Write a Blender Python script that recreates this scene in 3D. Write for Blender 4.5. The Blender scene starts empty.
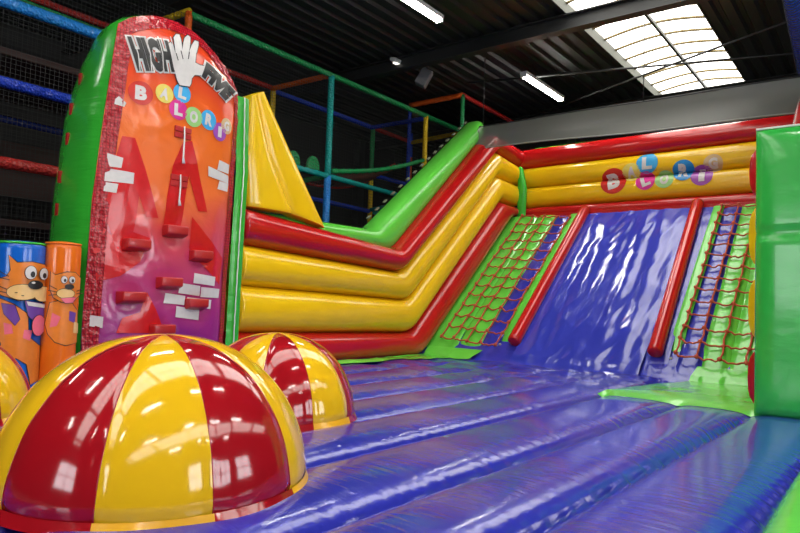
import bpy, bmesh, math, random
from mathutils import Vector, Matrix, noise
from mathutils.geometry import tessellate_polygon
random.seed(7)
PI = math.pi
col = bpy.context.scene.collection

# ------------------------------------------------------------------ camera
YV = Vector((490, -48, -638)).normalized()
XV = Vector((830, 2, 638)); XV = (XV - YV * XV.dot(YV)).normalized()
ZV = XV.cross(YV)
CAM = Vector((0, 0, 1.5)); FOC = 638.0
ROT = Matrix((XV, YV, ZV))                     # camera -> world


def ray(px, py):
    return ROT @ Vector((px - 400, 266.5 - py, -FOC))


def at(px, py, **k):                           # a photograph point on a world plane (X=, Y= or Z=)
    ax, v = list(k.items())[0]
    a = 'XYZ'.index(ax)
    d = ray(px, py)
    return CAM + d * ((v - CAM[a]) / d[a])


# ------------------------------------------------------------------ materials
def nodes(name):
    m = bpy.data.materials.new(name)
    m.use_nodes = True
    nt = m.node_tree
    return m, nt, nt.nodes['Principled BSDF']


def pvc(name, rgb, rough=.22, bump=.25, scale=(3, 3, 3), detail=4, coat=.3, dist=.02, var=.08):
    m, nt, b = nodes(name)
    L = nt.links.new
    tc = nt.nodes.new('ShaderNodeTexCoord')
    mp = nt.nodes.new('ShaderNodeMapping'); mp.inputs['Scale'].default_value = scale
    nz = nt.nodes.new('ShaderNodeTexNoise'); nz.inputs['Scale'].default_value = 1.6
    nz.inputs['Detail'].default_value = detail; nz.inputs['Roughness'].default_value = .5
    nz.inputs['Distortion'].default_value = .4
    L(tc.outputs['Object'], mp.inputs['Vector']); L(mp.outputs[0], nz.inputs['Vector'])
    bp = nt.nodes.new('ShaderNodeBump'); bp.inputs['Strength'].default_value = bump
    bp.inputs['Distance'].default_value = dist
    L(nz.outputs['Fac'], bp.inputs['Height']); L(bp.outputs[0], b.inputs['Normal'])
    # slight uneven dye of the vinyl
    n2 = nt.nodes.new('ShaderNodeTexNoise'); n2.inputs['Scale'].default_value = 2.2
    L(tc.outputs['Object'], n2.inputs['Vector'])
    mx = nt.nodes.new('ShaderNodeMixRGB')
    mx.inputs[1].default_value = (*[c * (1 - var) for c in rgb], 1)
    mx.inputs[2].default_value = (*[min(1, c * (1 + var)) for c in rgb], 1)
    L(n2.outputs['Fac'], mx.inputs[0]); L(mx.outputs[0], b.inputs['Base Color'])
    b.inputs['Roughness'].default_value = rough
    b.inputs['Coat Weight'].default_value = coat
    b.inputs['Coat Roughness'].default_value = .08
    return m


def plain(name, rgb, rough=.5, metal=0., bump=0., bscale=20):
    m, nt, b = nodes(name)
    nz = nt.nodes.new('ShaderNodeTexNoise'); nz.inputs['Scale'].default_value = bscale
    tc = nt.nodes.new('ShaderNodeTexCoord'); nt.links.new(tc.outputs['Object'], nz.inputs['Vector'])
    mx = nt.nodes.new('ShaderNodeMixRGB')
    mx.inputs[1].default_value = (*[c * .9 for c in rgb], 1)
    mx.inputs[2].default_value = (*[min(1, c * 1.1) for c in rgb], 1)
    nt.links.new(nz.outputs['Fac'], mx.inputs[0]); nt.links.new(mx.outputs[0], b.inputs['Base Color'])
    b.inputs['Roughness'].default_value = rough; b.inputs['Metallic'].default_value = metal
    if bump:
        bp = nt.nodes.new('ShaderNodeBump'); bp.inputs['Strength'].default_value = bump
        nt.links.new(nz.outputs['Fac'], bp.inputs['Height']); nt.links.new(bp.outputs[0], b.inputs['Normal'])
    return m


def glow(name, rgb, s):
    m, nt, b = nodes(name)
    b.inputs['Base Color'].default_value = (*rgb, 1)
    b.inputs['Emission Color'].default_value = (*rgb, 1)
    b.inputs['Emission Strength'].default_value = s
    return m


RED = (.52, .008, .010); YEL = (.90, .56, .006); GRN = (.035, .50, .035); BLU = (.035, .035, .42)
M = dict(
    red=pvc('red_vinyl', RED, .2, .3, (2, 2, 3)),
    yellow=pvc('yellow_vinyl', YEL, .22, .25, (1.2, 1.2, 2.5)),
    green=pvc('green_vinyl', GRN, .22, .3, (2, 2, 2)),
    lime=pvc('light_green_vinyl', (.12, .62, .06), .25, .4, (3, 3, 3)),
    capgreen=pvc('green_end_vinyl', (.03, .46, .06), .22, .3, (1.5, 1.5, 3), coat=.3),
    deck=pvc('blue_deck_vinyl', (.022, .028, .36), .2, .55, (2.2, 11, 2), 5, .35, .012, .12),
    slide=pvc('blue_slide_vinyl', (.035, .048, .46), .18, .4, (4, 1.2, 1.2), 4, .3, .012),
    bluestrip=pvc('blue_strip_vinyl', (.03, .04, .45), .2, .5, (6, 3, 3)),
    dred=pvc('dome_red_vinyl', (.36, .006, .012), .1, .12, (2, 2, 1.5), 3, .5, .02),
    dyel=pvc('dome_yellow_vinyl', (.82, .48, .01), .1, .12, (2, 2, 1.5), 3, .5, .02),
    tgreen=pvc('tower_green_vinyl', (.03, .42, .03), .25, .5, (1, 2, 7), 4, .3, .02),
    pblue=pvc('pole_blue_vinyl', (.006, .13, .62), .2, .15),
    porange=pvc('pole_orange_vinyl', (.85, .17, .01), .2, .15),
    white=plain('white_print', (.68, .66, .65), .3), black=plain('black_print', (.012, .012, .014), .35),
    pred=plain('dark_red_print', (.62, .014, .018), .16), borange=plain('cat_orange_print', (.80, .23, .03), .3),
    tan=plain('tan_print', (.85, .55, .22), .3), pink=plain('pink_print', (.85, .16, .25), .3),
    purple=plain('purple_print', (.16, .06, .36), .3),
    holdred=pvc('hold_red_vinyl', (.46, .012, .014), .35, .2),
    cyan=plain('ball_blue', (.06, .42, .80), .25), mag=plain('ball_magenta', (.72, .04, .30), .25),
    lgr=plain('ball_green', (.35, .66, .22), .25), lye=plain('ball_yellow', (.80, .66, .14), .25),
    bred=plain('ball_red', (.62, .03, .02), .25), bpur=plain('ball_purple', (.36, .08, .46), .25),
    gold=plain('ball_gold', (.66, .47, .25), .25), bblu=plain('ball_deep_blue', (.02, .25, .62), .25),
    rope=plain('orange_rope', (.48, .07, .025), .7, 0, .4, 90),
    metal=plain('dark_steel', (.022, .023, .024), .5, .2), lmetal=plain('light_steel', (.30, .31, .30), .5, .2),
    roof=plain('corrugated_roof', (.013, .014, .015), .5, .2), wall=plain('dark_wall', (.012, .012, .013), .8),
    floor=plain('grey_concrete', (.16, .16, .17), .6, 0, .2, 6),
    net=plain('black_net_cord', (.028, .03, .03), .8), brown=plain('dark_maroon_panel', (.035, .012, .010), .7),
    housing=plain('white_housing', (.6, .6, .6), .4),
    tubelight=glow('fluorescent_tube', (1, .97, .90), 34), sky=glow('skylight_sheet', (1, .975, .90), 4.0),
    pane=glow('daylit_pane', (.92, .96, 1), 5.0),
    curb=plain('skylight_curb', (.10, .105, .09), .7), zipw=plain('white_zip', (.75, .78, .75), .4),
    hem=pvc('dome_hem', (.80, .40, .01), .25, .2),
)
RAILC = dict(green=(.02, .30, .09), teal=(.01, .32, .30), blue=(.02, .06, .55), lblue=(.02, .24, .72),
             red=(.48, .03, .025), orange=(.90, .14, .02), yellow=(.85, .55, .02), navy=(.015, .03, .20))


def railmat(name, rgb):
    m, nt, b = nodes('padded_' + name)
    tc = nt.nodes.new('ShaderNodeTexCoord')
    vo = nt.nodes.new('ShaderNodeTexVoronoi'); vo.inputs['Scale'].default_value = 26
    bp = nt.nodes.new('ShaderNodeBump'); bp.inputs['Strength'].default_value = .9; bp.inputs['Distance'].default_value = .02
    nt.links.new(tc.outputs['Object'], vo.inputs['Vector']); nt.links.new(vo.outputs['Distance'], bp.inputs['Height'])
    nt.links.new(bp.outputs[0], b.inputs['Normal'])
    b.inputs['Base Color'].default_value = (*rgb, 1); b.inputs['Roughness'].default_value = .22
    return m


RM = {k: railmat(k, v) for k, v in RAILC.items()}


def face_material():
    m, nt, b = nodes('printed_tower_face')
    L = nt.links.new
    tc = nt.nodes.new('ShaderNodeTexCoord')
    sp = nt.nodes.new('ShaderNodeSeparateXYZ')
    nz = nt.nodes.new('ShaderNodeTexNoise'); nz.inputs['Scale'].default_value = 1.3; nz.inputs['Detail'].default_value = 1
    L(tc.outputs['Object'], sp.inputs[0]); L(tc.outputs['Object'], nz.inputs['Vector'])
    ad = nt.nodes.new('ShaderNodeMath'); ad.operation = 'MULTIPLY_ADD'; ad.inputs[1].default_value = .9
    L(nz.outputs['Fac'], ad.inputs[0]); L(sp.outputs['Z'], ad.inputs[2])
    mr = nt.nodes.new('ShaderNodeMapRange'); mr.inputs['From Min'].default_value = .4; mr.inputs['From Max'].default_value = 4.5
    L(ad.outputs[0], mr.inputs['Value'])
    cr = nt.nodes.new('ShaderNodeValToRGB'); e = cr.color_ramp.elements
    e[0].position = 0; e[0].color = (.17, .01, .22, 1)
    e[1].position = 1; e[1].color = (.66, .05, .015, 1)
    for p, c in ((.13, (.24, .012, .20)), (.20, (.42, .03, .20)), (.33, (.55, .05, .14)), (.44, (.70, .07, .07)),
                 (.54, (.85, .17, .04)), (.70, (.88, .17, .02)), (.80, (.80, .07, .015))):
        n = cr.color_ramp.elements.new(p); n.color = (*c, 1)
    L(mr.outputs[0], cr.inputs[0]); L(cr.outputs[0], b.inputs['Base Color'])
    b.inputs['Roughness'].default_value = .2; b.inputs['Coat Weight'].default_value = .3; b.inputs['Coat Roughness'].default_value = .06
    n2 = nt.nodes.new('ShaderNodeTexNoise'); n2.inputs['Scale'].default_value = 4; n2.inputs['Detail'].default_value = 4; n2.inputs['Distortion'].default_value = .8
    bp = nt.nodes.new('ShaderNodeBump'); bp.inputs['Strength'].default_value = .5; bp.inputs['Distance'].default_value = .02
    L(tc.outputs['Object'], n2.inputs['Vector']); L(n2.outputs['Fac'], bp.inputs['Height']); L(bp.outputs[0], b.inputs['Normal'])
    return m


def border_material():                       # red see-through mesh cloth with a grid weave
    m, nt, b = nodes('red_grid_border')
    L = nt.links.new
    tc = nt.nodes.new('ShaderNodeTexCoord')
    mp = nt.nodes.new('ShaderNodeMapping'); mp.inputs['Rotation'].default_value = (0, PI / 2, 0)
    br = nt.nodes.new('ShaderNodeTexBrick'); br.offset = 0; br.inputs['Scale'].default_value = 16
    br.inputs['Color1'].default_value = (.42, .01, .02, 1); br.inputs['Color2'].default_value = (.52, .015, .03, 1)
    br.inputs['Mortar'].default_value = (.16, .004, .008, 1); br.inputs['Mortar Size'].default_value = .05
    br.inputs['Brick Width'].default_value = .55; br.inputs['Row Height'].default_value = .5
    L(tc.outputs['Object'], mp.inputs[0]); L(mp.outputs[0], br.inputs['Vector']); L(br.outputs['Color'], b.inputs['Base Color'])
    nz = nt.nodes.new('ShaderNodeTexNoise'); nz.inputs['Scale'].default_value = 14
    L(tc.outputs['Object'], nz.inputs['Vector'])
    bp = nt.nodes.new('ShaderNodeBump'); bp.inputs['Strength'].default_value = .9; bp.inputs['Distance'].default_value = .03
    L(nz.outputs['Fac'], bp.inputs['Height']); L(bp.outputs[0], b.inputs['Normal'])
    b.inputs['Roughness'].default_value = .15
    return m


M['face'] = face_material(); M['border'] = border_material()


def sheet_material():
    m, nt, b = nodes('grey_film')
    b.inputs['Base Color'].default_value = (.15, .155, .14, 1); b.inputs['Roughness'].default_value = .35
    b.inputs['Alpha'].default_value = .82
    tc = nt.nodes.new('ShaderNodeTexCoord'); nz = nt.nodes.new('ShaderNodeTexNoise'); nz.inputs['Scale'].default_value = 2
    bp = nt.nodes.new('ShaderNodeBump'); bp.inputs['Strength'].default_value = .4
    nt.links.new(tc.outputs['Object'], nz.inputs['Vector']); nt.links.new(nz.outputs['Fac'], bp.inputs['Height'])
    nt.links.new(bp.outputs[0], b.inputs['Normal'])
    return m


M['film'] = sheet_material()


# ------------------------------------------------------------------ mesh helpers
class MB:
    def __init__(s): s.v = []; s.f = []; s.m = []

    def add(s, vs, fs, mi=0):
        o = len(s.v); s.v += [Vector(p) for p in vs]
        for f in fs: s.f.append([i + o for i in f]); s.m.append(mi)
        return s

    def grid(s, nu, nv, fn, mi=0, closeu=False):
        o = len(s.v)
        for j in range(nv + 1):
            for i in range(nu + (0 if closeu else 1)):
                s.v.append(Vector(fn(i / nu, j / nv)))
        w = nu if closeu else nu + 1
        for j in range(nv):
            for i in range(nu):
                a = o + j * w + i; b = o + j * w + (i + 1) % w
                s.f.append([a, b, b + w, a + w]); s.m.append(mi(i / nu, j / nv) if callable(mi) else mi)
        return s

    def box(s, c, d, mi=0, R=None):
        vs = [Vector((x * d[0] / 2, y * d[1] / 2, z * d[2] / 2)) for x in (-1, 1) for y in (-1, 1) for z in (-1, 1)]
        if R: vs = [R @ v for v in vs]
        return s.add([v + Vector(c) for v in vs], [(0, 1, 3, 2), (4, 6, 7, 5), (0, 4, 5, 1), (2, 3, 7, 6), (0, 2, 6, 4), (1, 5, 7, 3)], mi)

    def tube(s, pts, r, n=8, mi=0, caps=True):
        pts = [Vector(p) for p in pts]; o = len(s.v)
        ref = Vector((0, 0, 1))
        for i, p in enumerate(pts):
            t = (pts[min(i + 1, len(pts) - 1)] - pts[max(i - 1, 0)]).normalized()
            a = t.cross(ref)
            if a.length < .1: a = t.cross(Vector((1, 0, 0)))
            a.normalize(); b = t.cross(a)
            rr = r[i] if isinstance(r, list) else r
            for k in range(n):
                q = 2 * PI * k / n
                s.v.append(p + (a * math.cos(q) + b * math.sin(q)) * rr)
        for i in range(len(pts) - 1):
            for k in range(n):
                A = o + i * n + k; B = o + i * n + (k + 1) % n
                s.f.append([A, B, B + n, A + n]); s.m.append(mi)
        if caps:
            s.f.append([o + k for k in range(n)]); s.m.append(mi)
            s.f.append([o + (len(pts) - 1) * n + n - 1 - k for k in range(n)]); s.m.append(mi)
        return s

    def build(s, name, mats, parent=None, smooth=True, bevel=0, loc=None):
        org = Vector((0, 0, 0)); p = parent
        while p is not None: org += p.location; p = p.parent
        if parent is None and loc is not None: org = Vector(loc)
        me = bpy.data.meshes.new(name)
        me.from_pydata([tuple(v - org) for v in s.v], [], s.f)
        for m in (mats if isinstance(mats, (list, tuple)) else [mats]): me.materials.append(M[m] if isinstance(m, str) else m)
        for i, pl in enumerate(me.polygons): pl.material_index = s.m[i]; pl.use_smooth = smooth
        bm = bmesh.new(); bm.from_mesh(me); bmesh.ops.remove_doubles(bm, verts=bm.verts, dist=1e-5)
        bmesh.ops.recalc_face_normals(bm, faces=bm.faces); bm.to_mesh(me); bm.free(); me.update()
        o = bpy.data.objects.new(name, me); col.objects.link(o); o.parent = parent
        if parent is None and loc is not None: o.location = loc
        if bevel:
            b = o.modifiers.new('b', 'BEVEL'); b.width = bevel; b.segments = 3; b.limit_method = 'ANGLE'
        return o


def tag(o, label=None, cat=None, group=None, kind=None):
    for k, v in (('label', label), ('category', cat), ('group', group), ('kind', kind)):
        if v: o[k] = v
    return o


def thing(name, loc, label, cat, group=None):
    o = bpy.data.objects.new(name, None); o.empty_display_size = .1; col.objects.link(o); o.location = loc
    return tag(o, label, cat, group)


def resample(curve, n, smooth=0):
    """same parameter for every curve of equal control count: n steps per control segment"""
    c = [Vector(p) for p in curve]; out = []
    for i in range(len(c) - 1):
        for k in range(n): out.append(c[i].lerp(c[i + 1], k / n))
    out.append(c[-1])
    for _ in range(smooth):
        out = [out[0]] + [(out[i - 1] + out[i] * 2 + out[i + 1]) / 4 for i in range(1, len(out) - 1)] + [out[-1]]
    return out


def band(low, high, D, hx, n=28, seg=16, cap=.1, e=.8, sm=3, over=1.03, wr=.0):
    """an inflated tube between two seam curves; D the thickness direction, hx its half depth"""
    D = Vector(D); lo = resample(low, seg, sm); hi = resample(high, seg, sm)
    mb = MB(); rings = []

    def ring(l, h, sc, off):
        mid = (l + h) / 2 + off; half = (h - l) / 2 * over
        r = []
        for k in range(n):
            q = 2 * PI * k / n; c = math.cos(q); s_ = math.sin(q)
            r.append(mid + D * (hx * sc * math.copysign(abs(c) ** e, c)) + half * (sc * math.copysign(abs(s_) ** e, s_)))
        return r
    T0 = ((lo[0] + hi[0]) - (lo[1] + hi[1])).normalized(); T1 = ((lo[-1] + hi[-1]) - (lo[-2] + hi[-2])).normalized()
    for a in (0, .25, .5, .72, .88): rings.append(ring(lo[0], hi[0], max(.03, math.sqrt(1 - (1 - a) ** 2)), T0 * cap * (1 - a)))
    for l, h in zip(lo, hi): rings.append(ring(l, h, 1, Vector((0, 0, 0))))
    for a in (.88, .72, .5, .25, 0): rings.append(ring(lo[-1], hi[-1], max(.03, math.sqrt(1 - (1 - a) ** 2)), T1 * cap * (1 - a)))
    if wr:
        for ri, r in enumerate(rings):
            for k in range(n):
                q = abs(math.sin(2 * PI * k / n))
                nn = noise.noise(Vector((r[k].x * 1.5, r[k].y * 14, r[k].z * 1.5)))
                r[k] += D * (wr * 1.6 * nn * q ** 8)
    mb.v = [v for r in rings for v in r]
    for i in range(len(rings) - 1):
        for k in range(n):
            A = i * n + k; B = i * n + (k + 1) % n
            mb.f.append([A, B, B + n, A + n]); mb.m.append(0)
    mb.f.append(list(range(n))); mb.m.append(0)
    mb.f.append([(len(rings) - 1) * n + n - 1 - k for k in range(n)]); mb.m.append(0)
    return mb


def yz(X, pts): return [(X, p[0], p[1]) for p in pts]


# flat prints laid on a curved surface ------------------------------------------
def refine(tris2d, maxlen):
    bm = bmesh.new()
    for t in tris2d:
        try: bm.faces.new([bm.verts.new((p[0], p[1], 0)) for p in t])
        except ValueError: pass
    bmesh.ops.remove_doubles(bm, verts=bm.verts, dist=1e-6)
    for _ in range(7):
        es = [e for e in bm.edges if e.calc_length() > maxlen]
        if not es: break
        bmesh.ops.subdivide_edges(bm, edges=es, cuts=1, use_grid_fill=False)
        bmesh.ops.triangulate(bm, faces=[f for f in bm.faces if len(f.verts) > 3])
    vs = [(v.co.x, v.co.y) for v in bm.verts]; bm.verts.index_update()
    fs = [[v.index for v in f.verts] for f in bm.faces]
    bm.free(); return vs, fs


def poly_tris(poly):
    vs = [Vector((p[0], p[1], 0)) for p in poly]
    return [[(vs[i].x, vs[i].y) for i in t] for t in tessellate_polygon([vs])]


_tc = {}


def text_tris(s, bold=.03):
    if (s, bold) in _tc: return _tc[(s, bold)]
    cu = bpy.data.curves.new('t', 'FONT'); cu.body = s; cu.offset = bold; cu.resolution_u = 3; cu.size = 1
    o = bpy.data.objects.new('t', cu); col.objects.link(o)
    dg = bpy.context.evaluated_depsgraph_get(); me = bpy.data.meshes.new_from_object(o.evaluated_get(dg))
    me.calc_loop_triangles()
    T = [[tuple(me.vertices[i].co[:2]) for i in t.vertices] for t in me.loop_triangles]
    bpy.data.objects.remove(o); bpy.data.curves.remove(cu); bpy.data.meshes.remove(me)
    xs = [p[0] for t in T for p in t]; ys = [p[1] for t in T for p in t]
    x0, x1, y0, y1 = min(xs), max(xs), min(ys), max(ys)
    T = [[((p[0] - x0) / (x1 - x0), (p[1] - y0) / (y1 - y0)) for p in t] for t in T]
    _tc[(s, bold)] = T; return T


def decal(name, items, mapper, parent, maxlen=.05, lift=.004):
    """items: (tris2d, material key, layer)"""
    mb = MB(); mats = []
    for T, mk, ly in items:
        if mk not in mats: mats.append(mk)
        vs, fs = refine(T, maxlen)
        mb.add([mapper(u, v, lift + ly * .003) for u, v in vs], fs, mats.index(mk))
    return mb.build(name, mats, parent, smooth=False)


def ell(cx, cy, rx, ry, n=24, a0=0):
    return [(cx + rx * math.cos(2 * PI * k / n + a0), cy + ry * math.sin(2 * PI * k / n + a0)) for k in range(n)]


def stroke(pts, w):
    out = []
    for (a, b) in zip(pts[:-1], pts[1:]):
        d = Vector((b[0] - a[0], b[1] - a[1])); L_ = d.length or 1; d /= L_; n = Vector((-d.y, d.x)) * w / 2; d *= w * .35
        q = [(a[0] + n.x - d.x, a[1] + n.y - d.y), (b[0] + n.x + d.x, b[1] + n.y + d.y), (b[0] - n.x + d.x, b[1] - n.y + d.y), (a[0] - n.x - d.x, a[1] - n.y - d.y)]
        out += [[q[0], q[1], q[2]], [q[0], q[2], q[3]]]
    return out


def warp(T, q):                                  # unit square -> quad (bl, br, tr, tl)
    r = []
    for t in T:
        r.append([tuple((1 - u) * (1 - v) * q[0][k] + u * (1 - v) * q[1][k] + u * v * q[2][k] + (1 - u) * v * q[3][k] for k in (0, 1)) for u, v in t])
    return r


def place_text(s, cx, cy, h, ang=0, bold=.05, wf=.8):
    w = h * wf; c, sn = math.cos(ang), math.sin(ang)
    q = [(-w / 2, -h / 2), (w / 2, -h / 2), (w / 2, h / 2), (-w / 2, h / 2)]
    return warp(text_tris(s, bold), [(cx + a * c - b * sn, cy + a * sn + b * c) for a, b in q])


# ------------------------------------------------------------------ the hall
RZ = 6.5
X0, X1, Y0, Y1 = -13.5, 7.0, -9.0, 17.0


def struct(o): o['kind'] = 'structure'; return o


struct(MB().box(((X0 + X1) / 2, (Y0 + Y1) / 2, -.1), (X1 - X0 + .6, Y1 - Y0 + .6, .2)).build('floor', 'floor', smooth=False))
for nm, c, d in (('wall_left', (X0 - .1, (Y0 + Y1) / 2, 4), (.2, Y1 - Y0, 8)), ('wall_right', (X1 + .1, (Y0 + Y1) / 2, 4), (.2, Y1 - Y0, 8)),
                 ('wall_back', ((X0 + X1) / 2, Y1 + .1, 4), (X1 - X0, .2, 8)), ('wall_front', ((X0 + X1) / 2, Y0 - .1, 4), (X1 - X0, .2, 8))):
    struct(MB().box(c, d).build(nm, 'wall', smooth=False))


def corrugated(xa, xb):
    mb = MB(); x = xa; prof = []
    while x < xb - 1e-6:
        for dx, z in ((0, 0), (.15, 0), (.19, .055), (.26, .055), (.30, 0)):
            if x + dx <= xb: prof.append((x + dx, z))
        x += .30
    prof.append((xb, 0))
    for (a, za), (b, zb) in zip(prof[:-1], prof[1:]):
        if b - a > 1e-6: mb.add([(a, Y0, RZ + za), (b, Y0, RZ + zb), (b, Y1, RZ + zb), (a, Y1, RZ + za)], [(0, 1, 2, 3)])
    return mb


SKX = [(-4.45, -2.5), (3.2, 5.15)]  # second strip is an unseen skylight, added for its light
bounds = [X0, SKX[0][0], SKX[0][1], SKX[1][0], SKX[1][1], X1]
ce = MB()
for a, b in ((bounds[0], bounds[1]), (bounds[2], bounds[3]), (bounds[4], bounds[5])):
    c = corrugated(a, b); ce.add(c.v, c.f)
ce.add([(X0, Y0, 7.5), (X1, Y0, 7.5), (X1, Y1, 7.5), (X0, Y1, 7.5)], [(0, 1, 2, 3)])
struct(ce.build('ceiling', 'roof', smooth=False))
wi = 0
for si, (a, b) in enumerate(SKX):
    wi += 1
    g = MB().grid(16, 80, lambda u, v: (a + (b - a) * u, Y0 + .1 + (Y1 - .2 - Y0) * v, RZ + .20 + .12 * math.sin(PI * u)))
    w = struct(g.build('window_%d' % wi, 'sky'))
    tr = MB()
    for x in (a, b):
        tr.box((x, (Y0 + Y1) / 2, RZ + .11), (.05, Y1 - Y0 - .2, .22))
    tr.build('curb', 'curb', w, smooth=False)
    rb = MB()
    y = Y0 + .6
    while y < Y1 - .3:
        rb.tube([(a + (b - a) * k / 12, y, RZ + .17 + .12 * math.sin(PI * k / 12)) for k in range(13)], .028, 5); y += .62
    rb.build('glazing_rib', plain('yellowed_rib', (.16, .12, .05), .8), w)
    MB().box(((a + b) / 2 + .1, (Y0 + Y1) / 2, RZ + .1), (.05, Y1 - Y0 - .2, .06)).build('glazing_bar', 'metal', w, smooth=False)
ti = 0
for y in (-7.3, -2.9, 1.5, 5.9, 10.3, 15.5):
    ti += 1
    b = MB(); b.box((-3.2, y, RZ - .02), (20.3, .22, .02)); b.box((-3.2, y, RZ - .14), (20.3, .03, .24)); b.box((-3.2, y, RZ - .27), (20.3, .20, .025))
    struct(b.build('trim_%d' % ti, 'metal', smooth=False))
# cladding columns on the back and left walls
for k, (x, y) in enumerate([(-13.3, 15), (-13.3, 11), (-13.3, 7), (-11.6, 16.8), (-9.9, 16.8), (-7, 16.8)]):
    ti += 1
    struct(MB().box((x, y, 3.2), (.25, .25, 6.4)).build('trim_%d' % ti, 'metal', smooth=False))

for k, (c, d) in enumerate([((X1 - .03, 2.2, 2.9), (.05, 3.2, 2.6)), ((X1 - .03, 7.4, 2.9), (.05, 3.2, 2.6)), 
                            ((-3.2, Y0 + .03, 2.9), (3.4, .05, 2.8)), ]):
    o = struct(MB().box(c, d).build('window_%d' % (k + 3), 'pane', smooth=False))
    fr = MB(); ax = 1 if d[0] < .1 else 0
    for j in (-1, 0, 1):
        q = list(c); q[ax] += j * d[ax] / 2; e_ = [.1, .1, d[2] + .1]; fr.box(q, e_)
        q = list(c); q[2] += j * d[2] / 2; e_ = [.1, .1, .1]; e_[ax] = d[ax] + .1; fr.box(q, e_)
    fr.build('window_frame', 'metal', o, smooth=False)
# wind bracing rods under the skylight
def roof_brace(label, a, b):
    MB_ = MB(); MB_.tube([a, b], .022, 6)
    o = MB_.build('brace_rod', 'metal', None, loc=a); tag(o, label, 'brace rod', 'crossed brace rods under the roof')


nd = Vector((-3.17, 12.45, 6.2))
roof_brace('dark steel brace rod crossing under the skylight from lower left to upper right', (-6.61 - 1.2, 14.23 + .6, 6.16), (-1.4 + 1.6, 11.69 - .7, 6.16))
roof_brace('dark steel brace rod crossing the skylight almost level', (-7.3, 11.6, 6.2), (0.4, 13.9, 6.2))

# fluorescent lamps
def lamp(x, y, lab, grp=None, ln=1.6, z=6.12, rz=0):
    t = thing('ceiling_light', (x, y, z + .1), lab, 'light', grp)
    MB().box((x, y, z + .06), (.16, ln, .07)).build('housing', 'housing', t, smooth=False, bevel=.01)
    for s in (-1, 1): MB().tube([(x + s * .035, y - ln / 2 + .04, z), (x + s * .035, y + ln / 2 - .04, z)], .022, 8).build('fluorescent_tube', 'tubelight', t)
    for s in (-1, 1): MB().box((x, y + s * (ln / 2 - .015), z + .01), (.13, .03, .07)).build('end_cap', 'housing', t, smooth=False)
    for s in (-1, 1): MB().tube([(x, y + s * .5, z + .1), (x, y + s * .5, RZ)], .008, 5).build('hanger', 'metal', t)


lamp(-5.95, 12.6, 'lit fluorescent ceiling light between the skylight and the roof brace rods', ln=1.9)
lamp(-5.95, 7.75, 'lit fluorescent ceiling light at the top edge of the photo left of the skylight', ln=1.7)
for x, y in ((-5.8, 3.6), (-5.8, -.8), (-1.0, 4.4), (-.9, -.2), (-1.0, -4.4), (2.4, 6.5), (2.4, 2), (2.4, -2.5), (-5.8, -5), (-9.8, 0), (5.2, 4), (5.2, -1)):  # extra lamps out of view, added to light the scene
    lamp(x, y, 'added unseen fluorescent ceiling light on the near part of the roof', 'added unseen fluorescent lights on the near part of the roof')

# loudspeaker and flood light under the roof
SPK = at(424, 78, Y=11); t = thing('ceiling_speaker', (SPK.x, 11, 6.5), 'grey box loudspeaker hanging under the dark roof left of the lit tube', 'speaker')
R_ = Matrix.Rotation(.5, 3, 'Z') @ Matrix.Rotation(.5, 3, 'Y')
MB().box((SPK.x, 11, SPK.z), (.24, .24, .38), R=R_).build('cabinet', plain('grey_cabinet', (.16, .16, .17), .5), t, smooth=False, bevel=.02)
MB().tube([(SPK.x, 11, SPK.z + .1), (SPK.x, 11, 6.5)], .02, 6).build('bracket', 'metal', t)
t = thing('flood_light', (-8.15, 10.25, 6.5), 'small pale flood light fixed under the dark roof above the loudspeaker', 'light')
MB().box((-8.15, 10.25, 6.42), (.16, .3, .08), R=Matrix.Rotation(.3, 3, 'Y')).build('lamp_body', 'housing', t, smooth=False, bevel=.02)
MB().box((-8.15, 10.25, 6.37), (.10, .16, .02)).build('lens', glow('dim_lens', (1, .95, .85), 1.2), t, smooth=False)

# ------------------------------------------------------------------ play frame behind
FR = thing('play_structure', (-9, 9, 0), 'tall play structure of coloured padded pipes and black netting behind the slide', 'play structure')


def rail(a, b, c, r=.055, name='padded_rail'):
    a = Vector(a); b = Vector(b); n = max(2, int((b - a).length / .12))
    pts = [a.lerp(b, k / n) for k in range(n + 1)]
    rad = [r * (1 + .06 * (k % 2)) for k in range(n + 1)]
    MB().tube(pts, rad, 10).build(name, RM[c], FR)


# front plane X=-9
rail((-9, 5.87, 5.97), (-9, 16.6, 5.95), 'green')
rail((-9, 2.0, 5.11), (-9, 5.6, 5.11), 'lblue', .075)
rail((-9.2, 1.5, 5.3), (-9.2, 5.7, 5.22), 'green', .05)
rail((-9, 1.5, 4.09), (-9, 5.8, 4.06), 'blue', .07)
rail((-9, 1.5, 3.06), (-9, 5.8, 3.03), 'red', .075)
rail((-9, 5.86, 0), (-9, 5.86, 4.0), 'orange', name='padded_post')
rail((-9, 5.86, 4.0), (-9, 5.86, 6.0), 'orange', name='padded_post')
rail((-9, 9.2, 3.9), (-9, 9.2, 5.95), 'teal', .065, 'padded_post')
rail((-9, 9.2, 0), (-9, 9.2, 3.9), 'lblue', .07, 'padded_post')
rail((-9, 12.53, 0), (-9, 12.53, 5.95), 'yellow', .06, 'padded_post')
rail((-9, 5.9, 3.95), (-9, 12.5, 3.84), 'teal')
rail((-9, 12.5, 3.84), (-9, 16.5, 3.8), 'blue')
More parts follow.
